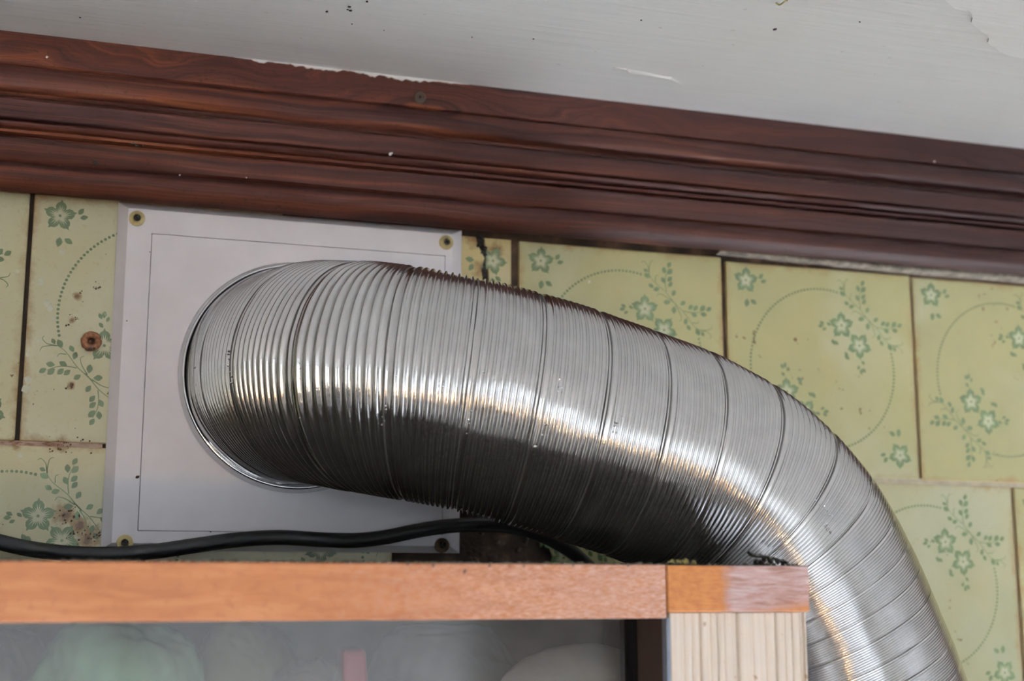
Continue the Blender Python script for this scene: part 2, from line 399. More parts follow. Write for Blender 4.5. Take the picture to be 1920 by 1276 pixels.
# old caulk between moulding and tiles on the right
v = []; f = []; NN = 120
for i in range(NN+1):
    x = .236 + i*.30/NN; tp = min(1, i/40); k = mnoise.noise(Vector((x*90, 0, 2)))*.0006; k2 = mnoise.noise(Vector((x*40, 5, 2)))*.0006
    v += [(x, .001, .1145), (x, -.0035+k, .1140), (x, -.0042+k2, .1133-.0015*tp), (x, -.0022+k2, .1125-.0022*tp+k), (x, .001, .1122-.0021*tp+k)]
for i in range(NN):
    for j in range(4): f.append((i*5+j, i*5+j+1, i*5+j+6, i*5+j+5))
from_py('caulk_bead', v, f, PLASTER, trim, smooth=True, label='crumbly grey caulk under the right end of the moulding')

# ------------------------------------------------------------------ ceiling details
def cz(px, py, dz=0):
    d = at(px, py, -.1) - CAM; return CAM + d*((CEIL-dz-CAM.z)/d.z)
edge = [(1735, -25), (1752, -12), (1770, -2), (1780, 8), (1790, 16), (1800, 19), (1810, 21), (1816, 19), (1822, 26), (1823, 35), (1821, 43), (1828, 50), (1836, 55), (1841, 60), (1852, 66), (1854, 73), (1852, 80), (1858, 86), (1866, 89), (1874, 96), (1885, 102), (1897, 106), (1910, 108), (1924, 110), (1950, 120), (1985, 128)]
bm = bmesh.new()
low = [cz(a, b, .0009) for a, b in edge]
top = [Vector((p.x, p.y, CEIL+.0002)) for p in low]
far = [Vector((.62, -.16, CEIL-.0009)), Vector((.60, -.34, CEIL-.0009)), Vector((.30, -.30, CEIL-.0009))]
ring = low + far; rt = top + [Vector((p.x, p.y, CEIL+.0002)) for p in far]
a = [bm.verts.new(p) for p in ring]; b = [bm.verts.new(p) for p in rt]
bm.faces.new(a); 
for i in range(len(a)): bm.faces.new((a[i], b[i], b[(i+1) % len(a)], a[(i+1) % len(a)]))
bmesh.ops.recalc_face_normals(bm, faces=bm.faces[:])
from_bm('peeling_paint', bm, FLAKE, ceiling, -ceiling.location, label='raised flake of lighter paint with a ragged edge at the right of the ceiling')
v = []; f = []
line = [(1150, 128), (1175, 133), (1183, 141), (1205, 143), (1232, 147), (1258, 152), (1276, 158)]
for (a, b), wd in zip(line, (2, 5, 10, 9, 7, 8, 1)):
    v += [cz(a, b-wd, 0), cz(a, b-wd*.3, .0008), cz(a+3, b, .0002)]
for i in range(len(line)-1):
    k = i*3; f += [(k, k+1, k+4, k+3), (k+1, k+2, k+5, k+4)]
from_py('paint_ridge', v, f, CEILM, ceiling, -ceiling.location, label='thin lifted ridge of paint above the brown moulding')
pts = [((613, 22), .0007), ((655, 13), .0008), ((657, 20), .0008), ((652, 18), .0005), ((688, 3), .0006), ((1453, 55), .0010), ((1202, 38), .0005), ((1000, 73), .0005), ((1612, 41), .0005), ((885, 70), .0004), ((660, 45), .0004), ((720, 57), .0003), ((1880, 27), .0007), ((150, 33), .0005)]
spatter('dirt_speck', [(cz(a[0], a[1], .0002), r) for a, r in pts], DARK, ceiling, flat=.5, ax=2, loc=-ceiling.location, kind='stuff')
tube('cobweb_curl', catmull([cz(1455, 6, .0006), cz(1462, 9, .002), cz(1470, 4, .004), cz(1476, 0, .003), cz(1466, -3, .002)], 5), .00035, 5, MOSS, ceiling).location = -ceiling.location

# ------------------------------------------------------------------ tiles with their printed flowers
LEAF_LL = [(-44.3, -8.6, -43.0, -11.1), (-41.9, -8.9, -40.0, -12.4), (-36.8, -11.2, -35.2, -14.1), (-34.0, -13.9, -35.0, -17.3), (-46.2, -19.6, -42.5, -20.1), (-40.8, -18.5, -37.5, -20.3), (-48.8, -23.6, -45.9, -21.7), (-45.4, -24.3, -42.4, -21.6), (-41.3, -24.1, -38.8, -21.4), (-38.7, -24.2, -36.0, -21.9), (-28.0, -19.1, -28.4, -23.1), (-34.6, -25.8, -31.6, -23.9)]
STEM_LL = [[(-42.0, -11.5), (-38.2, -14.3), (-33.5, -20.3), (-29.6, -23.7), (-26.5, -26.5)], [(-47.5, -7.6), (-48.3, -8.9), (-46.3, -10.9), (-43.9, -11.4), (-42.0, -11.7)], [(-48.9, -14.2), (-48.1, -12.5), (-44.5, -11.7), (-42.0, -11.7)], [(-41.7, -16.4), (-40.9, -15.1), (-38.1, -15.2)], [(-45.7, -22.5), (-41.5, -20.7), (-37.2, -20.4), (-33.5, -20.9)], [(-30.7, -15.5), (-32.2, -16.6), (-31.4, -19.8), (-29.0, -23.6)]]
PCX, PCZ = 0.0, 1.5           # centre of the printed design in the tile, mm
def make_print_mesh():
    v = []; f = []; mi = []
    def poly(pts, m, lay, fan=None):
        b = len(v)
        y = -.00006*lay
        for x, z in pts: v.append((x/1000, y, z/1000))
        if fan is not None:
            v.append((fan[0]/1000, y, fan[1]/1000)); c = len(v)-1
            for i in range(len(pts)): f.append((b+i, b+(i+1) % len(pts), c)); mi.append(m)
        else:
            f.append(tuple(range(b, b+len(pts)))); mi.append(m)
    def leaf(x0, z0, x1, z1, wd=.35):
        dx, dz = x1-x0, z1-z0; nx, nz = -dz, dx
        poly([(x0+dx*t + nx*s*wd, z0+dz*t + nz*s*wd) for t, s in ((0, 0), (.18, .55), (.42, .95), (.66, .8), (.86, .4), (1, 0), (.80, -.5), (.56, -.9), (.32, -.85), (.12, -.45))], 0, 1)
    def strip(pts, w):
        pts = [Vector((p[0], p[1], 0)) for p in pts]; q = catmull(pts, 4)
        for i in range(len(q)-1):
            d = (q[i+1]-q[i]).normalized(); nn = Vector((-d.y, d.x, 0))
            w0 = w*(.45+.55*i/len(q)); w1 = w*(.45+.55*(i+1)/len(q))
            poly([tuple((q[i]+nn*w0)[:2]), tuple((q[i]-nn*w0)[:2]), tuple((q[i+1]-nn*w1)[:2]), tuple((q[i+1]+nn*w1)[:2])], 0, 1)
    def flower(cx, cz_, R, a0, rnd):
        out = []; 
        for k in range(5):
            for t, rr in ((-.5, .56), (-.38, .80), (-.2, .95), (-.07, .99), (0, 1.17), (.08, .98), (.22, .93), (.38, .78)):
                a = a0 + (k+t)*2*PI/5; out.append((cx+R*rr*math.cos(a), cz_+R*rr*math.sin(a)))
        poly(out, 0, 1, (cx, cz_))
        inn = []
        for k in range(50):
            a = a0 + k*2*PI/50; pet = math.cos(5*(a-a0))*.5+.5
            rr = (.38+.20*pet)*(1.38 if k % 2 else .62) + .06*rnd.random()
            inn.append((cx+R*rr*math.cos(a), cz_+R*rr*math.sin(a)))
        poly(inn, 1, 2, (cx, cz_))
        poly([(cx+.10*R*math.cos(k*PI/5), cz_+.10*R*math.sin(k*PI/5)) for k in range(10)], 0, 3)
    rnd = random.Random(3)
    tf = []
    for sgn in (1, -1):
        R = lambda p: (PCX+sgn*p[0], PCZ+sgn*p[1])
        for mir in (0, 1):
            Q = (lambda p: R((p[1], p[0]))) if mir else (lambda p: R(p))
            sh = lambda x, z: (x+1.0, z-2.4)
            for x0, z0, x1, z1 in LEAF_LL: leaf(*Q(sh(x0, z0)), *Q(sh(x1, z1)))
            for st in STEM_LL: strip([Q(sh(*p)) for p in st], .26)
            # sprigs of leaves beside the inner flowers
            for a, b in (((-24.5, 1.2), (-23.2, -1.4)), ((-22.0, 2.2), (-22.4, -1.0)), ((-20.2, -.2), (-21.2, -2.6)), ((-24.2, -3.0), (-22.6, -5.2)), ((-15.5, -5.4), (-12.6, -7.4)), ((-14.6, -7.0), (-12.8, -9.4))):
                leaf(*Q(a), *Q(b), .32)
        flower(*R((-21.6, -13.0)), 6.6, .35 + (PI if sgn < 0 else 0), rnd); flower(*R((-11.5, -23.1)), 6.6, .95 + (PI if sgn < 0 else 0), rnd)
        flower(*R((-43.0, 43.4)), 6.3, .25 + (PI if sgn < 0 else 0), rnd)
        for a, b in (((-35.4, 44.6), (-33.2, 47.4)), ((-34.6, 43.0), (-31.2, 43.8)), ((-42.4, 33.8), (-43.2, 29.4)), ((-40.6, 33.4), (-37.2, 31.2))): leaf(*R(a), *R(b), .33)
    N = 136
    for k in range(N):
        a = 2*PI*k/N; g = math.degrees(a) % 180
        if 14 < g < 76: continue
        cx, cz_ = PCX+41.6*math.cos(a), PCZ+41.6*math.sin(a)
        poly([(cx+.70*math.cos(j*PI/3), cz_+.70*math.sin(j*PI/3)) for j in range(6)], 0, 1)
    me = bpy.data.meshes.new('floral_print'); me.from_pydata(v, [], f); me.polygons.foreach_set('material_index', mi); me.update()
    me.materials.append(PRINT); me.materials.append(PALE)
    # all faces towards the room
    bm = bmesh.new(); bm.from_mesh(me)
    for fc in bm.faces:
        if fc.normal.y > 0: fc.normal_flip()
    bm.to_mesh(me); bm.free()
    return me
print_me = make_print_mesh()
def clip_print(me, xa, xb, za, zb):
    bm = bmesh.new(); bm.from_mesh(me)
    for co, no in (((xa, 0, 0), (-1, 0, 0)), ((xb, 0, 0), (1, 0, 0)), ((0, 0, za), (0, 0, -1)), ((0, 0, zb), (0, 0, 1))):
        bmesh.ops.bisect_plane(bm, geom=bm.verts[:]+bm.edges[:]+bm.faces[:], plane_co=co, plane_no=no, clear_outer=True)
    m2 = bpy.data.meshes.new('floral_print'); bm.to_mesh(m2); bm.free()
    for mm in me.materials: m2.materials.append(mm)
    return m2
print_me = clip_print(print_me, -.0532, .0532, -.0532, .0532)
H = .0540
b = box_bm(-H, H, .0, .004, -H, H, .0006); 
tile_me = bpy.data.meshes.new('tile'); b.to_mesh(tile_me); b.free(); tile_me.materials.append(TILE)
tile_me.polygons.foreach_set('use_smooth', [False]*len(tile_me.polygons))
WB = wall_back.location
def tile(cx, cz_, color, rot=0, dy=0., tilt=(0, 0)):
    o = link('tile', tile_me, None, wall_back, Vector((cx, dy, cz_)) - WB); o.color = (*color, 1)
    o.rotation_euler = (tilt[0], rot, tilt[1])
    p = link('floral_print', print_me, None, o)
    return o
YEL = (.385, .372, .188); YEL2 = (.350, .340, .178); PALEG = (.57, .58, .41); MID = (.56, .55, .36); LOW = (.375, .382, .243)  # right tiles yellower, and darkened to put light falloff into their colour
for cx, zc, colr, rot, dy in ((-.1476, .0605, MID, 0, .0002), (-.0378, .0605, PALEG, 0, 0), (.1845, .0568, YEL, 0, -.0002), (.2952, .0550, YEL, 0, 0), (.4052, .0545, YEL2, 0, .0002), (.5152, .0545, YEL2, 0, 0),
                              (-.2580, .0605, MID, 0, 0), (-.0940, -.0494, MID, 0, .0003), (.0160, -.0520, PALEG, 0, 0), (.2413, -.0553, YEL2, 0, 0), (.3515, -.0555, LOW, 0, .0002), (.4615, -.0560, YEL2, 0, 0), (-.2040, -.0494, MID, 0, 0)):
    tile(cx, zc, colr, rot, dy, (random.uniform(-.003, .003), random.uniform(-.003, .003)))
def broken_tile(cx, cz_, outline, color, rot, dy=0):
    """tile fragment: outline in mm about the tile centre"""
    bm = bmesh.new(); a = [bm.verts.new((x/1000, 0, z/1000)) for x, z in outline]; fr = bm.faces.new(a)
    r = bmesh.ops.extrude_face_region(bm, geom=[fr])
    for q in r['geom']:
        if isinstance(q, bmesh.types.BMVert): q.co.y += .004
    bmesh.ops.recalc_face_normals(bm, faces=bm.faces[:])
    o = from_bm('tile', bm, TILE, wall_back, Vector((cx, dy, cz_)) - WB); o.color = (*color, 1)
    m2 = print_me.copy(); m2.transform(Matrix.Rotation(rot, 4, 'Y'))
    xs_ = [p[0]/1000 for p in outline]; zs_ = [p[1]/1000 for p in outline]
    link('floral_print', clip_print(m2, min(xs_)+.0008, max(xs_)-.0008, min(zs_), max(zs_)), None, o)
    return o
# cracked tile right of the plate (set a quarter turn round) and a broken one below it
STAIN = (.50, .42, .20)
broken_tile(.0725, .0570, [(-54, -54), (38.0, -54), (39.2, -30), (38.4, 10), (40.3, 28), (39.0, 38), (40.5, 44), (37.2, 50), (36.0, 54), (-54, 54)], STAIN, PI/2)
broken_tile(.0725, .0570, [(42.4, -54), (54, -54), (54, 54), (40.5, 54), (41.0, 50), (44.0, 45), (42.6, 39), (43.6, 27), (41.6, 12), (42.6, -30)], STAIN, PI/2, .0004)
broken_tile(.1310, -.0550, [(16.5, -54), (54, -54), (54, 54), (10, 54), (12, 44), (9, 36), (13, 28), (14.5, 20), (17.5, 12), (16.0, 5), (19, -8), (15, -25)], (.50, .50, .27), 0, .0002)
GROUT = NT('rusty_grout'); gn = GROUT.noise(GROUT.world((40, 40, 90)), 3, 4, .7)
GROUT.set(Base_Color=GROUT.ramp(gn, [(.34, (.13, .05, .02)), (.48, (.36, .26, .20)), (.70, (.46, .37, .31))]), Roughness=.9)
box('grout_strip', -.31, -.058, .0007, .003, .0044, .0067, GROUT.m, wall_back)
GROUT2 = plain('pale_grout', (.42, .37, .27), .85, 0, .12, 150)
box('grout_strip', .24, .57, .0005, .003, -.0018, .0015, GROUT2, wall_back)
# flakes of mortar left in the hole, dirt in the crack
spatter('mortar_crumb', [((random.uniform(.104, .142), .0015, random.uniform(-.045, -.014)), random.uniform(.0010, .0030)) for _ in range(36)], GRIME, wall_back, .6, loc=-WB, kind='stuff')
spatter('crack_dirt', [((.1128+random.uniform(-.0014, .0014), .0008, random.uniform(.060, .112)), random.uniform(.0006, .0016)) for _ in range(46)] + [((.1105+random.uniform(-.002, .002), -.0004, .1085+random.uniform(-.002, .002)), random.uniform(.0006, .0014)) for _ in range(10)], DARK, wall_back, .7, loc=-WB, kind='stuff')
# rust coloured dirt lodged on the tiles left of the plate
pts = []
for (a, b, n_, sp_) in ((141, 597, 4, 3), (135, 590, 3, 3), (187, 535, 4, 6), (180, 538, 3, 3), (150, 553, 5, 7), (130, 725, 6, 5), (134, 720, 3, 2), (112, 833, 16, 12), (118, 838, 8, 8), (122, 970, 16, 13), (150, 990, 14, 18), (170, 1008, 12, 14), (185, 1000, 8, 6), (140, 960, 6, 8), (198, 476, 2, 1), (130, 610, 4, 6), (145, 828, 6, 20)):
    for _ in range(n_):
        p = at(a+random.gauss(0, sp_), b+random.gauss(0, sp_*.7), 0); pts.append(((p.x, -.0001, p.z), random.uniform(.00018, .00048)))
spatter('rust_speck', pts, plain('rust_dirt', (.085, .040, .018), .9, 0, .4, 900), wall_back, .35, loc=-WB, kind='stuff')
# splashes of old white paint on the left tiles
spatter('paint_splash', [((at(a, b, 0).x, 0, at(a, b, 0).z), r) for a, b, r in ((116, 472, .0014), (76, 525, .0012), (77, 531, .0010), (88, 568, .0018), (95, 577, .0016), (52, 712, .0018), (50, 728, .0022), (52, 665, .0010), (100, 597, .0011), (32, 509, .0010), (72, 638, .0009), (38, 855, .0013), (1104, 529, .0016), (1105, 536, .0012), (1090, 556, .0012))], plain('old_splash', (.58, .60, .48), .5, 0, .05), wall_back, .10, loc=-WB)

# ------------------------------------------------------------------ white vent plate with collar and screws
plate = empty('vent_plate', (.0225, 0, .0375), label='square white plastic vent plate screwed over the green flowered tiles', category='vent plate')
PO = plate.location
x0, x1, z0, z1 = -.0566, .1012, -.0388, .1134
fy = -.0062; i0 = at(241, 391, fy); i1 = at(848, 438, fy)
ix0, ix1, iz1 = i0.x, i1.x, (i0.z+i1.z)/2; iz0 = z0 + .0030
gx0, gx1 = at(284, 437, fy).x, at(835, 480, fy).x; gz1 = at(284, 437, fy).z; gz0 = at(262, 995, fy).z
v = []; f = []
def ringv(a0, a1, b0, b1, y): 
    v.extend([(a0, y, b0), (a1, y, b0), (a1, y, b1), (a0, y, b1)])
ringv(x0, x1, z0, z1, -.0001); ringv(x0, x1, z0, z1, -.0012); ringv(ix0, ix1, iz0, iz1, fy); ringv(gx0, gx1, gz0, gz1, fy); ringv(gx0, gx1, gz0, gz1, fy+.003)
for r in range(4):
    for k in range(4): f.append((r*4+k, r*4+(k+1) % 4, (r+1)*4+(k+1) % 4, (r+1)*4+k))
f.append((16, 17, 18, 19)); f.append((3, 2, 1, 0))
from_py('rim', v, f, PVC, plate, -PO)
box('inner_panel', gx0+.00028, gx1-.00028, fy-.0001, fy+.0032, gz0+.00028, gz1-.00028, PVC, plate, .0002)
spc = [(257, 409, BRASS, 'bright yellow screw'), (837, 454, BRASS, 'bright yellow screw'), (234, 1017, BRASS, 'bright yellow screw'), (829, 1022, RUSTY, 'dull brown screw')]
for k, (a, b, mt, lb) in enumerate(spc):
    p = at(a, b, fy-.0008)
    s = lathe_y('screw', [(.0034, .0010), (.0034, -.0002), (.0030, -.0007), (.0016, -.0010)], 24, mt, plate, p-PO, label=lb)
    bm = bmesh.new(); w = .00038; L = .0014
    for ang in (.2+k, .2+k+PI/2):
        t = box_bm(-L, L, -.00115, -.0008, -w, w); bmesh.ops.rotate(t, verts=t.verts[:], cent=(0, 0, 0), matrix=Matrix.Rotation(ang, 3, 'Y'))
        me = bpy.data.meshes.new('t'); t.to_mesh(me); t.free(); bm.from_mesh(me); bpy.data.meshes.remove(me)
    from_bm('cross_recess', bm, DARK, s)
COLC = Vector((.0236, fy, .0385))
col_ = lathe_y('collar', [(.0475, -.0006), (.0520, -.0006), (.0520, -.0009), (.0514, -.0014), (.0508, -.0046), (.0503, -.0056), (.0494, -.0056), (.0484, -.0040), (.0475, -.0006)], 128, METAL, None, None, cap=False, label='thin metal collar ring around the duct')
# small dark gap between collar and plate, and the nail mark
p = at(566, 499, fy-.0003)
from_py('gap', [(p.x-.0022, p.y, p.z-.0002), (p.x-.0018, p.y, p.z+.0008), (p.x+.0090, p.y, p.z-.0006), (p.x+.010, p.y, p.z-.0016), (p.x-.0018, p.y, p.z-.0016)], [(4, 3, 2, 1, 0)], DARK, plate, -PO, label='small dark gap above the collar')
spatter('dirt_speck', [(at(257, 894, fy), .0008), (at(260, 893, fy), .0005), (at(281, 472, fy), .0003), (at(348, 488, fy), .0003), (at(395, 996, fy), .0004), (at(238, 601, fy), .0003)], plain('brown_dirt', (.07, .03, .015), .9), plate, .4, loc=-PO, kind='stuff')

# fibre plug in the tile on the left
pg = empty('wall_plug', at(171, 640, 0), label='round brown fibre plug stuck in the tile left of the white plate', category='wall plug')
b = lathe_y('body', [(.0042, .001), (.0044, -.0010), (.0040, -.0022), (.0030, -.0026), (.0018, -.0022), (.0010, -.0010)], 28, PLUGM, pg)
for q in b.data.vertices:
    q.co *= 1 + .10*mnoise.noise(q.co*900)
spatter('hole', [((.0003, -.0020, .0001), .0008), ((-.0002, -.0022, -.0033), .0011), ((.0012, -.0021, -.0029), .0009)], DARK, pg, .5)

# ------------------------------------------------------------------ corrugated duct
AX = [(.0236, -.0078, .0385), (.0238, -.0150, .0384), (.0275, -.0330, .0372), (.0360, -.0495, .0345), at(697, 708, -.0640), at(763, 714, -.0705), at(833, 726, -.0760), at(946, 755, -.0815),
      at(1040, 782, -.0845), at(1125, 811, -.0855), at(1200, 835, -.0860), at(1272, 862, -.0860), at(1340, 894, -.0860), at(1401, 938, -.0860), at(1468, 1020, -.0860), at(1532, 1142, -.0860), at(1612, 1345, -.0860), at(1665, 1520, -.0860), at(1700, 1700, -.0860)]
path = catmull(AX, 24)
def resample(P, n):
    c = [0.0]
    for a, b in zip(P, P[1:]): c.append(c[-1] + (b-a).length)
    out = []; k = 0
    for i in range(n+1):
        t = c[-1]*i/n
        while k < len(P)-2 and c[k+1] < t: k += 1
        out.append(P[k].lerp(P[k+1], min(1, (t-c[k])/max(1e-9, c[k+1]-c[k]))))
    return out
path = resample(path, 300)
for _ in range(260):
    path = [path[0]] + [path[i]*.5 + (path[i-1]+path[i+1])*.25 for i in range(1, 300)] + [path[300]]
path = resample(path, 300)
cum = [0.0]
for a, b in zip(path, path[1:]): cum.append(cum[-1] + (b-a).length)
LEN = cum[-1]
TT = [(path[min(i+1, len(path)-1)] - path[max(i-1, 0)]).normalized() for i in range(len(path))]
NNs = []; N = Vector((0, 0, 1))
for t in TT:
    N = (N - t*N.dot(t)).normalized(); NNs.append(N)
import bisect
def frame(s):
    s = min(max(s, 0), LEN-1e-9); i = min(bisect.bisect_right(cum, s)-1, len(path)-2); k = (s-cum[i])/(cum[i+1]-cum[i])
    t = TT[i].lerp(TT[i+1], k).normalized(); n_ = NNs[i].lerp(NNs[i+1], k); n_ = (n_ - t*n_.dot(t)).normalized()
    return path[i].lerp(path[i+1], k), n_, t.cross(n_)
# rib coordinate u(s): 10 ribs per turn of the spiral strip; ribs are drawn out at first and pushed together lower down
def pitch(s):
    a = .00232; b_ = .00098; c0 = .215; c1 = .275
    k = min(max((s-c0)/(c1-c0), 0), 1); k = k*k*(3-2*k)
    p_ = a + (b_-a)*k
    if s < .05: p_ *= .92
    return p_
us = [0.0]; ds = .0005; ns = int(LEN/ds)
for i in range(ns): us.append(us[-1] + ds/pitch(i*ds))
def s_of_u(u):
    if u <= 0: return u*pitch(0)
    i = bisect.bisect_right(us, u)-1
    if i >= ns: return LEN
    return ds*(i + (u-us[i])/(us[i+1]-us[i]))
PROF = [(0, .02), (.22, -.03), (.44, .03), (.54, .42), (.63, .92), (.72, 1.0), (.81, .88), (.91, .36)]
NP = len(PROF); SEG = 128; RPT = 10; R0 = .0468; HR = .00105
UMAX = us[-1]; nrow = int((UMAX + RPT)*NP)
v = []; idx = {}
for i in range(nrow):
    base, k = divmod(i, NP); u = base + PROF[k][0]; h = PROF[k][1]
    seamk = base % RPT
    if seamk == 0: h = (.05, -.25, -.10, .15, .30, .30, .05, -.20)[k]     # the flat of the lock seam
    for j in range(SEG):
        uu = u - RPT*j/SEG
        s = s_of_u(uu)
        if uu < 0: s = 0.0
        c, n_, bb = frame(s)
        a = -2*PI*j/SEG - 1.2
        squash = 1.0
        hh = HR*(1.0 if s < .26 else 1.0 - .22*min((s-.26)/.03, 1))
        r = R0 + hh*h
        if s < .007: r = R0 + .0024*(1 - s/.007)**1.5 + hh*h*(s/.007)
        # crimp marks and handling dents
        p0 = c + (n_*math.cos(a) + bb*math.sin(a))*r
        d = mnoise.noise(p0*38)*.00055 + mnoise.noise(p0*95)*.00018
        if seamk in (0, 9):
            q = mnoise.noise(Vector((a*14, base*.9, 3)))
            if q > .38: d -= .0011*(q-.38)*(1 + math.sin(a*90))
        v.append(c + (n_*math.cos(a) + bb*math.sin(a))*(r+d))
f = []
def vid(i, j):
    if j == SEG: return (i - RPT*NP)*SEG
    return i*SEG + j
for i in range(nrow-1):
    for j in range(SEG):
        if j == SEG-1 and i < RPT*NP: continue
        f.append((vid(i, j), vid(i+1, j), vid(i+1, j+1), vid(i, j+1)))
duct = empty('exhaust_duct', (.0236, -.0080, .0385), label='shiny silver corrugated aluminium duct bending from the white plate down past the cabinet', category='duct')
DO = duct.location
col_.parent = duct; col_.location = COLC - DO
me = bpy.data.meshes.new('corrugated_tube'); me.from_pydata([tuple(q-DO) for q in v], [], f); me.update()
bm = bmesh.new(); bm.from_mesh(me)
dead = [fc for fc in bm.faces if fc.calc_area() < 1e-12]
bmesh.ops.delete(bm, geom=dead, context='FACES'); 
bmesh.ops.delete(bm, geom=[q for q in bm.verts if not q.link_faces], context='VERTS')
bm.to_mesh(me); bm.free()
tubeo = link('corrugated_tube', me, METAL, duct, smooth=True)
# dark spiral lock seam lying in its groove
v = []; f = []; per = 96; nt = int(UMAX/RPT)
cross = [(.42, -.30), (.45, .42), (.62, .48), (.66, -.30)]
cnt = 0
for i in range(int((nt+.95)*per)):
    j = i/per; ok = True; row = []
    for du, hh in cross:
        uu = RPT*math.ceil(0) + du + RPT*0
        u = du + RPT*(-j + nt + 1) if False else du
        row.append((du, hh))
    for du, hh in cross:
        turn = j; s = s_of_u(RPT*1.0*0 + du + RPT*(nt) - RPT*turn) if True else 0
        c, n_, bb = frame(max(s, 0))
        a = -2*PI*turn - 1.2
        hk = HR*(1.0 if s < .26 else .82)
        v.append(c + (n_*math.cos(a) + bb*math.sin(a))*(R0 + hk*hh*.9 + mnoise.noise(c*50)*.0002) - DO)
    if cnt and s > .004:
        o_ = (cnt-1)*4
        for k in range(3): f.append((o_+k, o_+4+k, o_+5+k, o_+1+k))
    cnt += 1
from_py('lock_seam', [tuple(q) for q in v], f, SEAM, duct, smooth=True, label='dark folded spiral seam of the duct')

# little crimp marks punched beside the lock seam
def duct_hit(px, py):
    d = (at(px, py, -.1) - CAM).normalized(); t = .30
    for _ in range(200):
        if t > 1.0: return None
        p = CAM + d*t; dist = min((p-q).length for q in path[::3]); t += max(.0004, (dist-R0)*.7)
        if dist <= R0 + .0008: break
    return CAM + d*t
marks = []
for (a0, b0, a1, b1, n_) in ((566, 655, 562, 790, 9), (428, 650, 433, 720, 7), (745, 675, 738, 730, 5), (722, 757, 716, 800, 6), (884, 762, 872, 850, 9), (925, 640, 905, 700, 5), (832, 712, 828, 745, 4), (1022, 790, 1000, 862, 8), (1058, 700, 1048, 735, 4), (1168, 770, 1150, 810, 5), (1530, 935, 1562, 970, 6), (1545, 978, 1556, 995, 5), (1490, 950, 1500, 985, 3), (1566, 1048, 1572, 1056, 2), (1352, 988, 1356, 992, 1), (360, 640, 372, 840, 6)):
    for k in range(n_):
        t = (k+.5)/n_; p = duct_hit(a0+(a1-a0)*t+random.uniform(-4, 4), b0+(b1-b0)*t+random.uniform(-3, 3))
        if p is not None: marks.append((p, random.uniform(.00035, .0007)))
spatter('crimp_mark', marks, METAL, duct, .7, loc=-DO, kind='stuff')

# ------------------------------------------------------------------ cabinet
FY = -.18; ZT = -.0463; ZB = -.0644; BY = -.024; CXL = -.62; CXR = .1782; CB = -.62; XJ = .1238
cab = empty('wall_cabinet', ((CXL+CXR)/2, -.10, CB), label='wooden wall cabinet with an orange-brown top rail, cream reeded post and glass front', category='cabinet')
DUSTY = plain('dusty_top', (.040, .034, .028), .95, 0, .3, 90)
r1 = box('top_rail', CXL, XJ-.0002, FY, FY+.022, ZB, ZT, RAIL, cab, .0007, label='orange-brown varnished front rail')
r2 = box('end_block', XJ, CXR, FY-.0004, FY+.022, ZB+.0019, ZT-.0002, BLOCK, cab, .0006, label='orange block with worn greyed right half')
for r in (r1, r2):                     # the upper faces lie under old dust
    r.data.materials.append(DUSTY)
    for pgn in r.data.polygons:
        if pgn.normal.z > .6: pgn.material_index = 1
box('top_board', CXL+.001, CXR-.001, FY+.0222, BY, ZB+.002, ZT-.0003, DUSTY, cab, label='dark dusty top board of the cabinet')
# reeded post: a row of uneven rounded reeds
zx = [470, 580, 640, 705, 780, 835, 885, 985, 1095, 1195, 1275, 1340, 1395, 1452, 1478, 1496]
ex = [at(1140+a/4, 1200, FY).x for a in zx]
dep = [0, .0003, .0006, .0002, .0005, .0002, .0006, -.0003, .0004, .0007, .0002, .0004, .0001, .0004, -.0002]
outl = []
for k in range(len(ex)-1):
    a, b = ex[k], ex[k+1]; d = dep[k]
    for t, h in ((.02, .0005), (.10, .0001), (.35, -.0001), (.65, 0), (.90, .0003), (.98, .0007)): outl.append((a+(b-a)*t, FY+.0004+d+h))
outl += [(ex[-1], FY+.004), (ex[-1], FY+.022), (ex[0], FY+.022), (ex[0], FY+.004)]
v = []; f = []; n = len(outl)
for z in (CB, ZB+.0017):
    for x, y in outl: v.append((x, y, z))
for k in range(n): f.append((k, (k+1) % n, n+(k+1) % n, n+k))
f.append(tuple(range(n-1, -1, -1))); f.append(tuple(range(n, 2*n)))
post = from_py('reeded_post', v, f, CREAM, cab, -cab.location, label='cream softwood post with uneven vertical reeds')
# shadow on the post's inner side put into jamb brown; metal strip; black strip
box('metal_strip', XJ-.0003, XJ+.0010, FY+.0004, FY+.0042, CB, ZB, STEEL, cab, label='thin blue-grey metal strip at the post')
box('jamb', XJ-.0002, XJ+.0010, FY+.0044, FY+.026, CB, ZB+.001, BROWN, cab, label='inner jamb, dark brown for its shadow')
box('sliver', XJ-.0034, XJ+.003, FY+.0262, FY+.0345, CB, ZB+.001, BLACK, cab, label='black seal beside the glass')
gp = NT('cabinet_glass')
gt = gp.n('ShaderNodeBsdfTransparent'); gt.inputs[0].default_value = (.90, .92, .92, 1)
gg = gp.n('ShaderNodeBsdfGlossy'); gg.inputs['Roughness'].default_value = .10; gg.inputs[0].default_value = (1, 1, 1, 1)
gd = gp.n('ShaderNodeBsdfDiffuse'); gd.inputs[0].default_value = (.45, .46, .48, 1)
fr = gp.n('ShaderNodeFresnel'); fr.inputs[0].default_value = 1.35
m1 = gp.n('ShaderNodeMixShader'); gp.L.new(fr.outputs[0], m1.inputs[0]); gp.L.new(gt.outputs[0], m1.inputs[1]); gp.L.new(gg.outputs[0], m1.inputs[2])
m2_ = gp.n('ShaderNodeMixShader'); gp.L.new(gp.ramp(gp.noise(gp.world(), 25, 5, .65, .6), [(.35, .07), (.70, .20)]), m2_.inputs[0]); gp.L.new(m1.outputs[0], m2_.inputs[1]); gp.L.new(gd.outputs[0], m2_.inputs[2])
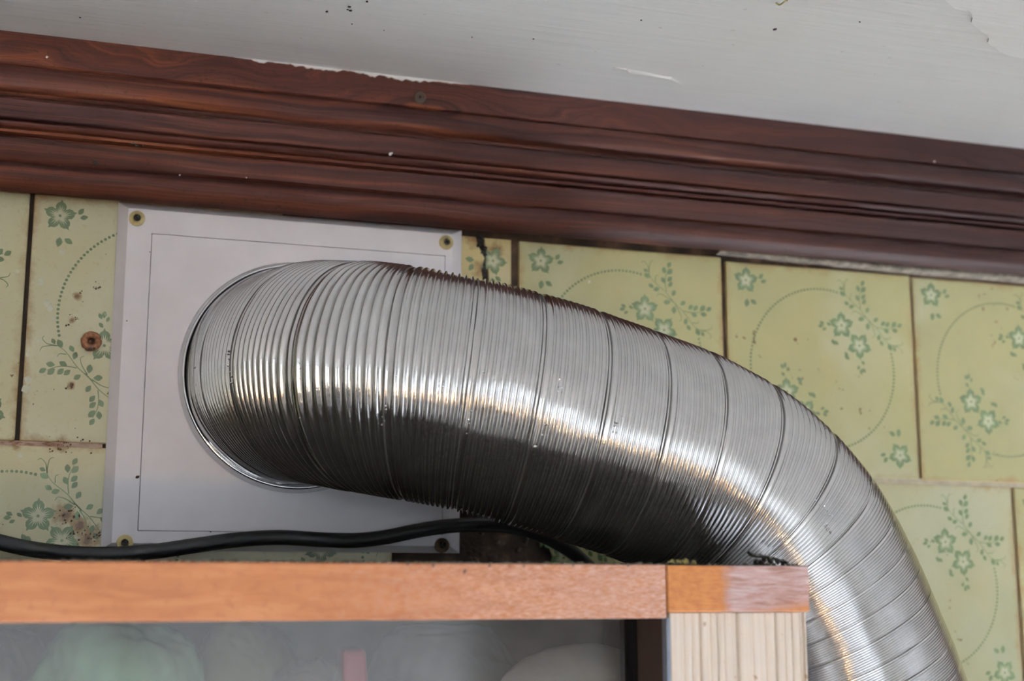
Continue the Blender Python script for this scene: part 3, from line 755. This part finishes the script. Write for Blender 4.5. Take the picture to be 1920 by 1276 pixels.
gp.L.new(m2_.outputs[0], gp.t.nodes['Material Output'].inputs[0])
box('glass_pane', CXL+.02, XJ-.0034, FY+.030, FY+.034, CB+.01, ZB+.001, gp.m, cab)
box('side_panel', CXR-.018, CXR-.001, FY+.0222, BY, CB, ZB+.002, CARC, cab)
box('side_panel', CXL, CXL+.018, FY+.0222, BY, CB, ZB+.002, CARC, cab)
box('back_panel', CXL+.018, CXR-.018, BY-.006, BY, CB, ZB+.002, CARC, cab)
box('bottom_board', CXL+.018, CXR-.018, FY+.036, BY-.006, CB, CB+.018, CARC, cab)
box('shelf', CXL+.018, CXR-.018, FY+.040, BY-.006, -.147, -.135, CARC, cab)
box('hanging_batten', CXL+.05, .10, BY, .002, -.30, -.25, CARC, cab)
box('left_post', CXL, CXL+.02, FY, FY+.022, CB, ZB, RAIL, cab)
box('bottom_rail', CXL+.02, ex[0], FY, FY+.022, CB, CB+.03, RAIL, cab)

# dust and crumbs along the top of the cabinet
pts = []
for _ in range(240):
    x = random.uniform(-.10, .176); k = mnoise.noise(Vector((x*40, 2, 1)))*.5+.5
    r = random.uniform(.0003, .0010)*(.5+k); pts.append(((x, FY+random.uniform(.0005, .012), ZT+r*.25), r))
for _ in range(60):
    x = random.uniform(.02, .12); r = random.uniform(.0004, .0011); pts.append(((x, FY+random.uniform(.004, .03), ZT+r*.3), r))
o = spatter('dust_crumbs', pts, DUST, None, .6, 2, kind='stuff', label='grey crumbs of dust along the front edge of the cabinet top', category='dust')
p = at(1287, 1052, FY+.004)
spatter('moss_clump', [((p.x+random.gauss(0, .0022), p.y+random.uniform(-.001, .004), ZT+.0004+random.uniform(0, .0008)), random.uniform(.0005, .0011)) for _ in range(22)], MOSS, None, .8, 2, label='small yellowish clump of fluff on the cabinet top near the block joint', category='fluff')
spatter('dark_chip', [(at(a, b, FY), r*.62) for a, b, r in ((872, 1069, .0009), (870, 1073, .0007), (918, 1060, .0008), (982, 1061, .0007), (955, 1060, .0006), (812, 1060, .0009), (765, 1057, .0007), (650, 1056, .0006), (1075, 1060, .0006), (1178, 1060, .0006), (1420, 1062, .0009), (1448, 1078, .0008), (1446, 1083, .0006), (1490, 1078, .0009), (1486, 1084, .0007), (1497, 1066, .0009), (1287, 1083, .0005), (1462, 1112, .0004))], DEBRIS, cab, .3, loc=-cab.location, kind='stuff')
# curled black scrap at the corner
cp_ = [at(1403, 1036, FY+.006), at(1412, 1042, FY+.006), at(1426, 1043, FY+.006), at(1440, 1046, FY+.007), at(1455, 1049, FY+.007), at(1470, 1054, FY+.007), at(1478, 1057, FY+.007)]
v = []; f = []
cpp = catmull(cp_, 5); npt = len(cpp)
for i, q in enumerate(cpp):
    w = .0022*(math.sin(PI*min(i/(npt-1)+.06, 1))**.6) + .0004; jz = .0007*mnoise.noise(Vector((i*.9, 0, 0)))
    v += [(q.x, q.y-w, q.z+jz), (q.x+.0003, q.y, q.z+.0008+jz), (q.x, q.y+w, q.z-jz), (q.x, q.y, q.z-.0004)]
for i in range(npt-1):
    for k in range(4): f.append((i*4+k, i*4+(k+1) % 4, i*4+4+(k+1) % 4, i*4+4+k))
f.append((3, 2, 1, 0)); f.append(tuple((npt-1)*4+k for k in range(4)))
scrap = from_py('dried_scrap', v, f, DEBRIS, None, label='curled black scrap of dried debris on the cabinet corner block', category='debris')
bmx = bmesh.new(); bmx.from_mesh(scrap.data)
for a, b, r in ((1418, 1052, .0012), (1426, 1053, .0010), (1445, 1051, .0012), (1458, 1052, .0011), (1432, 1048, .0009), (1468, 1056, .0009)):
    q = at(a, b, FY+.006); bb_ = bmesh.ops.create_icosphere(bmx, subdivisions=1, radius=r)
    for w in bb_['verts']:
        w.co *= 1+.5*mnoise.noise(w.co*2000+Vector((a, 0, 0))); w.co += q
bmx.to_mesh(scrap.data); bmx.free()

# ------------------------------------------------------------------ black cable behind the cabinet
cpts = [(-150, 975), (-70, 996), (0, 1016), (60, 1029), (130, 1037), (210, 1039), (290, 1033), (360, 1023), (440, 1012), (520, 1007), (600, 1011), (660, 1013), (720, 1007), (790, 993), (850, 985), (910, 983), (965, 988), (1015, 1003), (1060, 1026), (1098, 1056), (1130, 1095), (1150, 1150)]
cable = tube('power_cable', catmull([at(a, b, -.0115) for a, b in cpts], 6), .0033, 14, CABLEM, None, label='black rubber power cable sagging across the tiles and white plate behind the cabinet', category='cable')

# ------------------------------------------------------------------ things seen through the cabinet glass
def bag(name, centre, rad, mat, seed, crump, label, cat, group=None, subdiv=5, fold=6):
    bm = bmesh.new(); bmesh.ops.create_icosphere(bm, subdivisions=subdiv, radius=1)
    sd = Vector((seed*3.1, seed*1.7, seed*.9))
    for q in bm.verts:
        n_ = q.co.copy()
        k = mnoise.noise(n_*1.3+sd)*.16 + abs(mnoise.noise(Vector((n_.x*fold, n_.y*fold*.6, n_.z*1.2))+sd))*crump - abs(mnoise.noise(n_*5+sd*2))*crump*.5
        r = 1+k
        sq = lambda t: math.copysign(abs(t)**.72, t)
        n_ = Vector((sq(n_.x), n_.y, sq(n_.z)))
        q.co = Vector((centre[0]+n_.x*rad[0]*r, centre[1]+n_.y*rad[1]*r, centre[2]+n_.z*rad[2]*r))
    pr = dict(label=label, category=cat)
    return from_bm(name, bm, mat, None, None, True, **pr)
yb = -.112; SH = -.135
def hang(px, py, y): return at(px, py, y)
G = mat_plastic_film('green_bag_plastic', (.46, .80, .58), .9, .22)
GG = mat_plastic_film('grey_bag_plastic', (.25, .27, .24), .9, .28)
GB = mat_plastic_film('grey_blue_bag_plastic', (.38, .40, .47), .9, .25)
GW = mat_plastic_film('pale_bag_plastic', (.66, .655, .65), .9, .3)
OL = mat_plastic_film('olive_bag_plastic', (.34, .36, .28), .9, .3)
def bagpx(name, px0, px1, pytop, y, depth, mat, seed, crump, label, cat):
    a, b, t = at(px0, 1240, y), at(px1, 1240, y), at((px0+px1)/2, pytop, y)
    rz = (t.z - SH)/2/1.03; return bag(name, ((a.x+b.x)/2, y, SH+rz), ((b.x-a.x)/2, depth, rz), mat, seed, crump, label, cat)
bagpx('plastic_bag', 55, 385, 1140, -.112, .026, G, 1, .07, 'crumpled pale green plastic bag behind the cabinet glass', 'bag')
bagpx('plastic_bag', -190, 95, 1150, -.070, .03, GG, 2, .06, 'dim grey plastic bag left of the green bag behind the glass', 'bag')
bagpx('plastic_bag', 360, 560, 1152, -.092, .026, OL, 3, .05, 'olive grey rounded bag right of the green bag behind the glass', 'bag')
bagpx('plastic_bag', 690, 985, 1160, -.068, .028, GB, 4, .07, 'bluish grey plastic bag right of the red packet behind the glass', 'bag')
bagpx('plastic_bag', 900, 1270, 1205, -.118, .016, GW, 5, .03, 'pale grey rounded bag beside the dark jamb behind the glass', 'bag')
bagpx('plastic_bag', 500, 645, 1222, -.118, .012, mat_plastic_film('clear_bag_plastic', (.36, .34, .36), .8, .2), 6, .12, 'clear creased plastic bag beside the red packet behind the glass', 'bag')
# red packet, slightly crumpled
a, b = at(640, 1216, -.122), at(688, 1216, -.122)
bm = box_bm(a.x, b.x, -.124, -.108, SH, a.z, .002, seg=3)
bmesh.ops.subdivide_edges(bm, edges=[e for e in bm.edges if abs(e.verts[0].co.z-e.verts[1].co.z) > .05], cuts=14)
for q in bm.verts: q.co += Vector((mnoise.noise(q.co*45), mnoise.noise(q.co*60+Vector((3, 0, 0))), 0))*.0018
from_bm('packet', bm, plain('red_packet', (.60, .12, .17), .35, 0, .1, 60), None, None, True, label='upright dull red packet behind the cabinet glass', category='packet')
